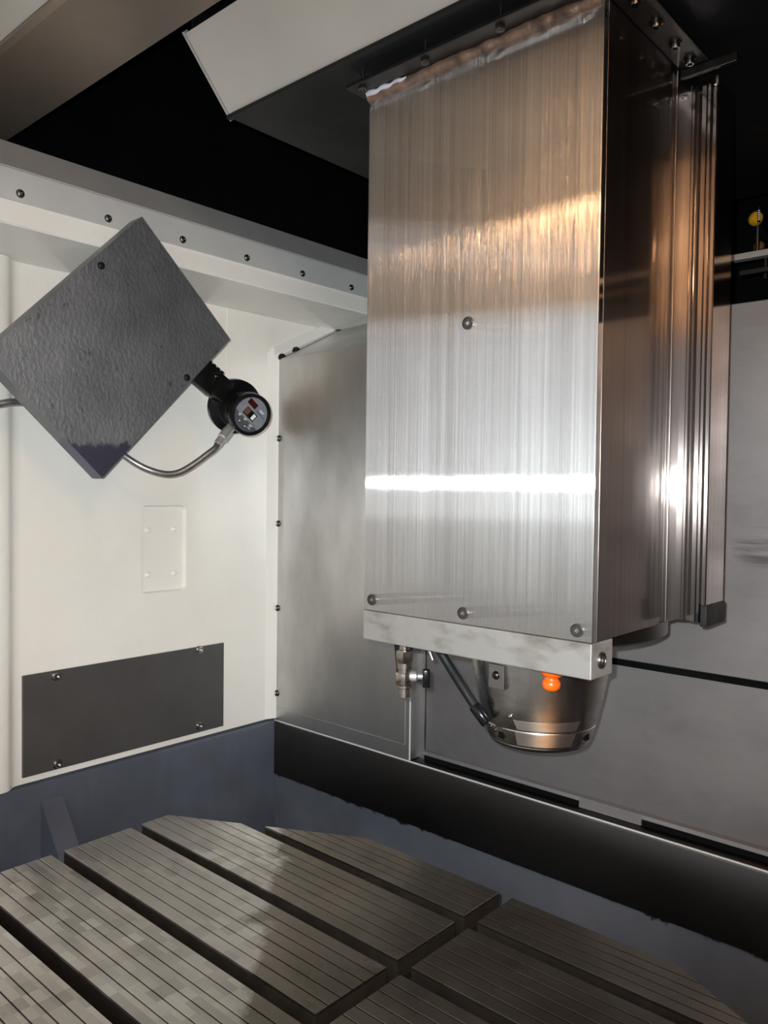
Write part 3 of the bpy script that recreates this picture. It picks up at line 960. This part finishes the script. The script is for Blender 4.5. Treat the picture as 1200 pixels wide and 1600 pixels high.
# ================================================================== TILTED BOX ON THE CREAM WALL
bx = thing('tilted_box', 'graphite coated flat box mounted cornerwise on the cream wall', 'box', (XL, 0.84, 1.83))
BF = -1.3950                                # front face
A0, A1, A2 = Vector((0.8478, 2.0740)), Vector((1.0613, 1.8684)), Vector((0.7662, 1.5646))
A3 = A0 + (A2 - A1)
bm = BM()
prism(bm, [(BF, p.x, p.y) for p in (A0, A1, A2, A3)], (-0.0016, 0, 0))
bmesh.ops.bevel(bm, geom=bm.edges[:], offset=0.0006, segments=1, affect='EDGES')
lid = tag(link('lid', bm, 'graphite', bx), 'grainy graphite front with a smooth wet lower tip')
cen = (A0 + A1 + A2 + A3) / 4
bm = BM()
prism(bm, [(BF - 0.0018, *(cen + (p - cen) * 0.996)) for p in (A0, A1, A2, A3)], (-0.040, 0, 0))
tag(link('shell', bm, 'graphite', bx), 'box sides behind the lid')
u = (A1 - A0).normalized()
v = (A3 - A0).normalized()
for y, z in ((0.7626, 1.9607), (0.9519, 1.7739)):
    bolt((BF, y, z), (1, 0, 0), 0.0072, lid, 'button', 'black')
n2 = Vector((0, -u.x, -u.y))
for t in (0.60, 0.63):
    q = A0 + v * (t * (A3 - A0).length)
    bolt(Vector((BF - 0.012 - (t - 0.6) * 0.3, q.x, q.y)), n2, 0.0045, bx, 'button', 'black')
bm = BM()
lathe(bm, [(0, 0), (0.035, 0), (0.035, 0.012), (0.022, 0.014), (0.022, 0.166), (0, 0.166)], (XL - 0.004, cen.x, cen.y), (1, 0, 0), 24)
link('wall_mount', bm, 'black', bx, 40)

# ================================================================== ROUND SENSOR BESIDE THE BOX
FC = Vector((-1.415, 1.0899, 1.7281))
vw = (CAM_POS - FC).normalized()
lat = (RT * 0.886 - UP * 0.464)
lat = (lat - vw * lat.dot(vw)).normalized()
AX = (vw * math.cos(math.radians(25)) + lat * math.sin(math.radians(25))).normalized()
ex = (RT * 0.743 - UP * 0.669)
ex = (ex - AX * ex.dot(AX)).normalized()
ey = AX.cross(ex)
SM = Matrix(((ex.x, ey.x, AX.x, FC.x), (ex.y, ey.y, AX.y, FC.y), (ex.z, ey.z, AX.z, FC.z), (0, 0, 0, 1)))
ss = thing('display_sensor', 'round black sensor with a grey dial beside the tilted box', 'sensor', FC)


def sens(name, bm, mat, parent, smooth=None, label=None):
    bm.transform(SM)
    return tag(link(name, bm, mat, parent, smooth), label)


LN = 0.092
sens('rear_flange', lathe(BM(), [(0, -0.012), (0.055, -0.012), (0.060, -0.009), (0.060, 0.004), (0.058, 0.006), (0.046, 0.010), (0.042, 0.016), (0, 0.016)], seg=40), 'gloss_black', ss, 40)
sens('housing', lathe(BM(), [(0, 0.010), (0.041, 0.010), (0.041, LN - 0.030), (0.0, LN - 0.030)], seg=40), 'gloss_black', ss, 40)
sens('seal_ring', lathe(BM(), [(0.030, LN - 0.030), (0.0425, LN - 0.030), (0.0425, LN - 0.0265), (0.030, LN - 0.0265)], seg=40), 'red_ring', ss, 40, 'thin dull red seal ring')
bz = sens('bezel', lathe(BM(), [(0.030, LN - 0.0265), (0.0440, LN - 0.0265), (0.0455, LN - 0.024), (0.0455, LN - 0.003), (0.0440, LN), (0.0400, LN + 0.001), (0.0375, LN - 0.002), (0.0370, LN - 0.004), (0.030, LN - 0.004)], seg=48), 'gloss_black', ss, 40)
dl = sens('dial', lathe(BM(), [(0, LN - 0.0045), (0.0375, LN - 0.0045), (0.0375, LN - 0.0038), (0, LN - 0.0038)], seg=48), 'dial', ss, 40, 'grey dial with small windows and screws')
Z0 = LN - 0.0038
R_ = 0.037


def mark(name, u0, u1, v0, v1, mat, h=0.0004, z=0.0):
    bm = box(BM(), u0 * R_, u1 * R_, v0 * R_, v1 * R_, Z0 - 0.0002 + z, Z0 + h + z)
    return sens(name, bm, mat, dl)


bm = BM()
arc = [Vector((R_ * math.cos(t), R_ * math.sin(t), Z0 - 0.0001)) for t in [math.radians(202 + 136 * k / 20) for k in range(21)]]
prism(bm, arc, (0, 0, 0.0003))
sens('lower_field', bm, 'dial_dark', dl)
mark('red_window', -0.70, -0.06, 0.36, 0.68, 'red_window', 0.0006)
mark('window_frame', -0.50, 0.36, -0.24, 0.22, 'gloss_black', 0.0004)
mark('copper_window', -0.48, -0.16, -0.18, 0.18, 'copper', 0.0003, 0.0004)
mark('white_window', 0.10, 0.30, -0.17, 0.16, 'label_white', 0.0003, 0.0004)
mark('blue_bar', 0.02, 0.80, 0.34, 0.42, 'dial_blue')
for u0, v0, ww in ((0.20, 0.56, 0.34), (0.24, 0.50, 0.26), (-0.62, -0.42, 0.20), (-0.60, -0.50, 0.14), (-0.18, -0.40, 0.22), (-0.16, -0.47, 0.14), (0.34, -0.44, 0.24), (0.34, -0.52, 0.18), (0.36, -0.64, 0.2)):
    mark('print_line', u0, u0 + ww, v0, v0 + 0.035, 'label_white', 0.0002, 0.0003)
for u0, v0 in ((-0.24, -0.70), (0.22, -0.70)):
    p = SM @ Vector((u0 * R_, v0 * R_, Z0 + 0.0003))
    bolt(p, AX, 0.0033, dl, 'button', 'bolt_bright', 'screw')
# bracket reaching back to the box
P0 = Vector((-1.409, 0.996, 1.7905))
P1 = FC + Vector((0.004, -0.035, 0.028))
d = (P1 - P0).normalized()
F = frame_from(d, (1, 0, 0))
bm = BM()
L_ = (P1 - P0).length
box(bm, -0.010, 0.010, -0.030, 0.030, -0.015, L_ * 0.62, 0.002)
box(bm, -0.014, 0.014, -0.026, 0.026, L_ * 0.55, L_ + 0.01, 0.002)
for k in range(4):
    box(bm, -0.004, 0.004, -0.036, -0.029, 0.004 + k * 0.012, 0.011 + k * 0.012, 0.001)
bm.transform(Matrix.Translation(P0) @ F.to_4x4())
bk = tag(link('bracket', bm, 'gloss_black', ss, 40), 'black swivel bracket')
p = P0 + F @ Vector((0.014, 0, L_ * 0.75))
bolt(P0 + F @ Vector((0.0105, -0.012, 0.03)), F @ Vector((1, 0, 0)), 0.005, bk, 'button', 'bolt', 'screw')

# ================================================================== CONDUIT
cn = thing('sensor_conduit', 'grey flexible conduit looping from the round sensor behind the tilted box', 'conduit', (-1.43, 0.92, 1.57))
pe = SM @ Vector((0.0, 0.0, 0.035))
dn = (-RT * 0.45 - UP * 0.89)
dn = (dn - AX * dn.dot(AX)).normalized()
f0 = pe + dn * 0.036
f1 = Vector((-1.385, 0.998, 1.6157))
f1 = f1
dd = (f1 - f0).normalized()
bm = tube(BM(), [f0, f0 + dd * 0.020, f0 + dd * 0.022, f0 + dd * 0.046, f0 + dd * 0.047, f0 + dd * 0.066], lambda t: (0.0105 if t < 0.3 else 0.0118 if t < 0.75 else 0.0092), 14)
tag(link('end_fitting', bm, 'fitting', cn, 30), 'bright metal end fitting')
f2 = f0 + dd * 0.064
pts = catmull([f2, f2 + dd * 0.022, Vector((-1.410, 0.9448, 1.5798)), Vector((-1.428, 0.8943, 1.5813)), Vector((-1.452, 0.8445, 1.6109)), Vector((-1.466, 0.767, 1.6727)), Vector((-1.470, 0.700, 1.700)), Vector((-1.470, 0.6553, 1.7023)), Vector((-1.470, 0.6094, 1.6948)), Vector((-1.49, 0.52, 1.66)), Vector((-1.562, 0.40, 1.60))], 12)
bm = tube(BM(), pts, 0.0066, 14)
link('hose', bm, 'conduit', cn, 60)

# ================================================================== TOOL-CHANGER OPENING, TOP RIGHT
gb = thing('cross_rail', 'pale metal cross rail in the dark opening at the right edge', 'rail', (-0.50, 1.60, 2.0))
bm = box(BM(), -0.535, 0.90, 1.595, 1.615, 1.9975, 2.0095, 0.0015)
link('rail_bar', bm, 'trim_dark', gb)
bm = box(BM(), -0.525, 0.90, 1.612, 1.624, 1.972, 1.981, 0.001)
link('reflection_bar', bm, 'apron', gb)  # dark bar built in place of the rail's reflection
for x in (-0.45, 0.2):
    bm = box(BM(), x, x + 0.02, 1.6155, 2.10, 1.972, 2.0085, 0.001)
    link('rail_arm', bm, 'black', gb)
kn = thing('yellow_knob', 'small round yellow knob with a printed strip above the cross rail', 'knob', (-0.497, 1.62, 2.065))
bm = lathe(BM(), [(0, 0.012), (0.008, 0.012), (0.0112, 0.009), (0.0125, 0.003), (0.0125, -0.004), (0.009, -0.008), (0, -0.008)], (-0.4965, 1.61, 2.0740), (0.5, -0.85, 0.1), 28)
link('knob_body', bm, 'yellow', kn, 40)
F = frame_from((0.5, -0.85, 0.1), (0, 0, 1))
bm = box(BM(), -0.013, 0.017, -0.0024, 0.0024, 0.0115, 0.0135)
bm.transform(Matrix.Translation(Vector((-0.494, 1.61, 2.0740))) @ F.to_4x4())
st_ = tag(link('print_strip', bm, 'black', kn), 'narrow strip with pale print')
for k in range(5):
    bm = box(BM(), -0.009 + k * 0.0042, -0.0065 + k * 0.0042, -0.0016, 0.0016, 0.0133, 0.0138)
    bm.transform(Matrix.Translation(Vector((-0.494, 1.61, 2.0740))) @ F.to_4x4())
    link('print_mark', bm, 'label_white', st_)
bm = lathe(BM(), [(0, -0.1), (0.007, -0.1), (0.007, -0.004), (0, -0.004)], (-0.4965, 1.61, 2.0740), (0.1, -0.95, 0.1), 16)
link('shaft', bm, 'black', kn, 40)
bm = tube(BM(), [Vector((-0.4985, 1.63, 2.010)), Vector((-0.4985, 1.63, 2.0665))], 0.004, 10)
link('post', bm, 'apron', kn, 40)
kk = thing('amber_stud', 'dim amber stud close under the yellow knob', 'stud', (-0.492, 1.64, 2.02))
bm = lathe(BM(), [(0, 0.010), (0.007, 0.009), (0.0105, 0.004), (0.0105, -0.003), (0, -0.006)], (-0.503, 1.655, 2.0330), (0.5, -0.85, 0.1), 24)
link('stud_head', bm, 'amber', kk, 40)
bm = tube(BM(), [Vector((-0.503, 1.660, 2.033)), Vector((-0.503, 1.70, 2.033)), Vector((-0.503, 1.70, 1.98))], 0.004, 10)
link('stud_post', bm, 'black', kk, 40)
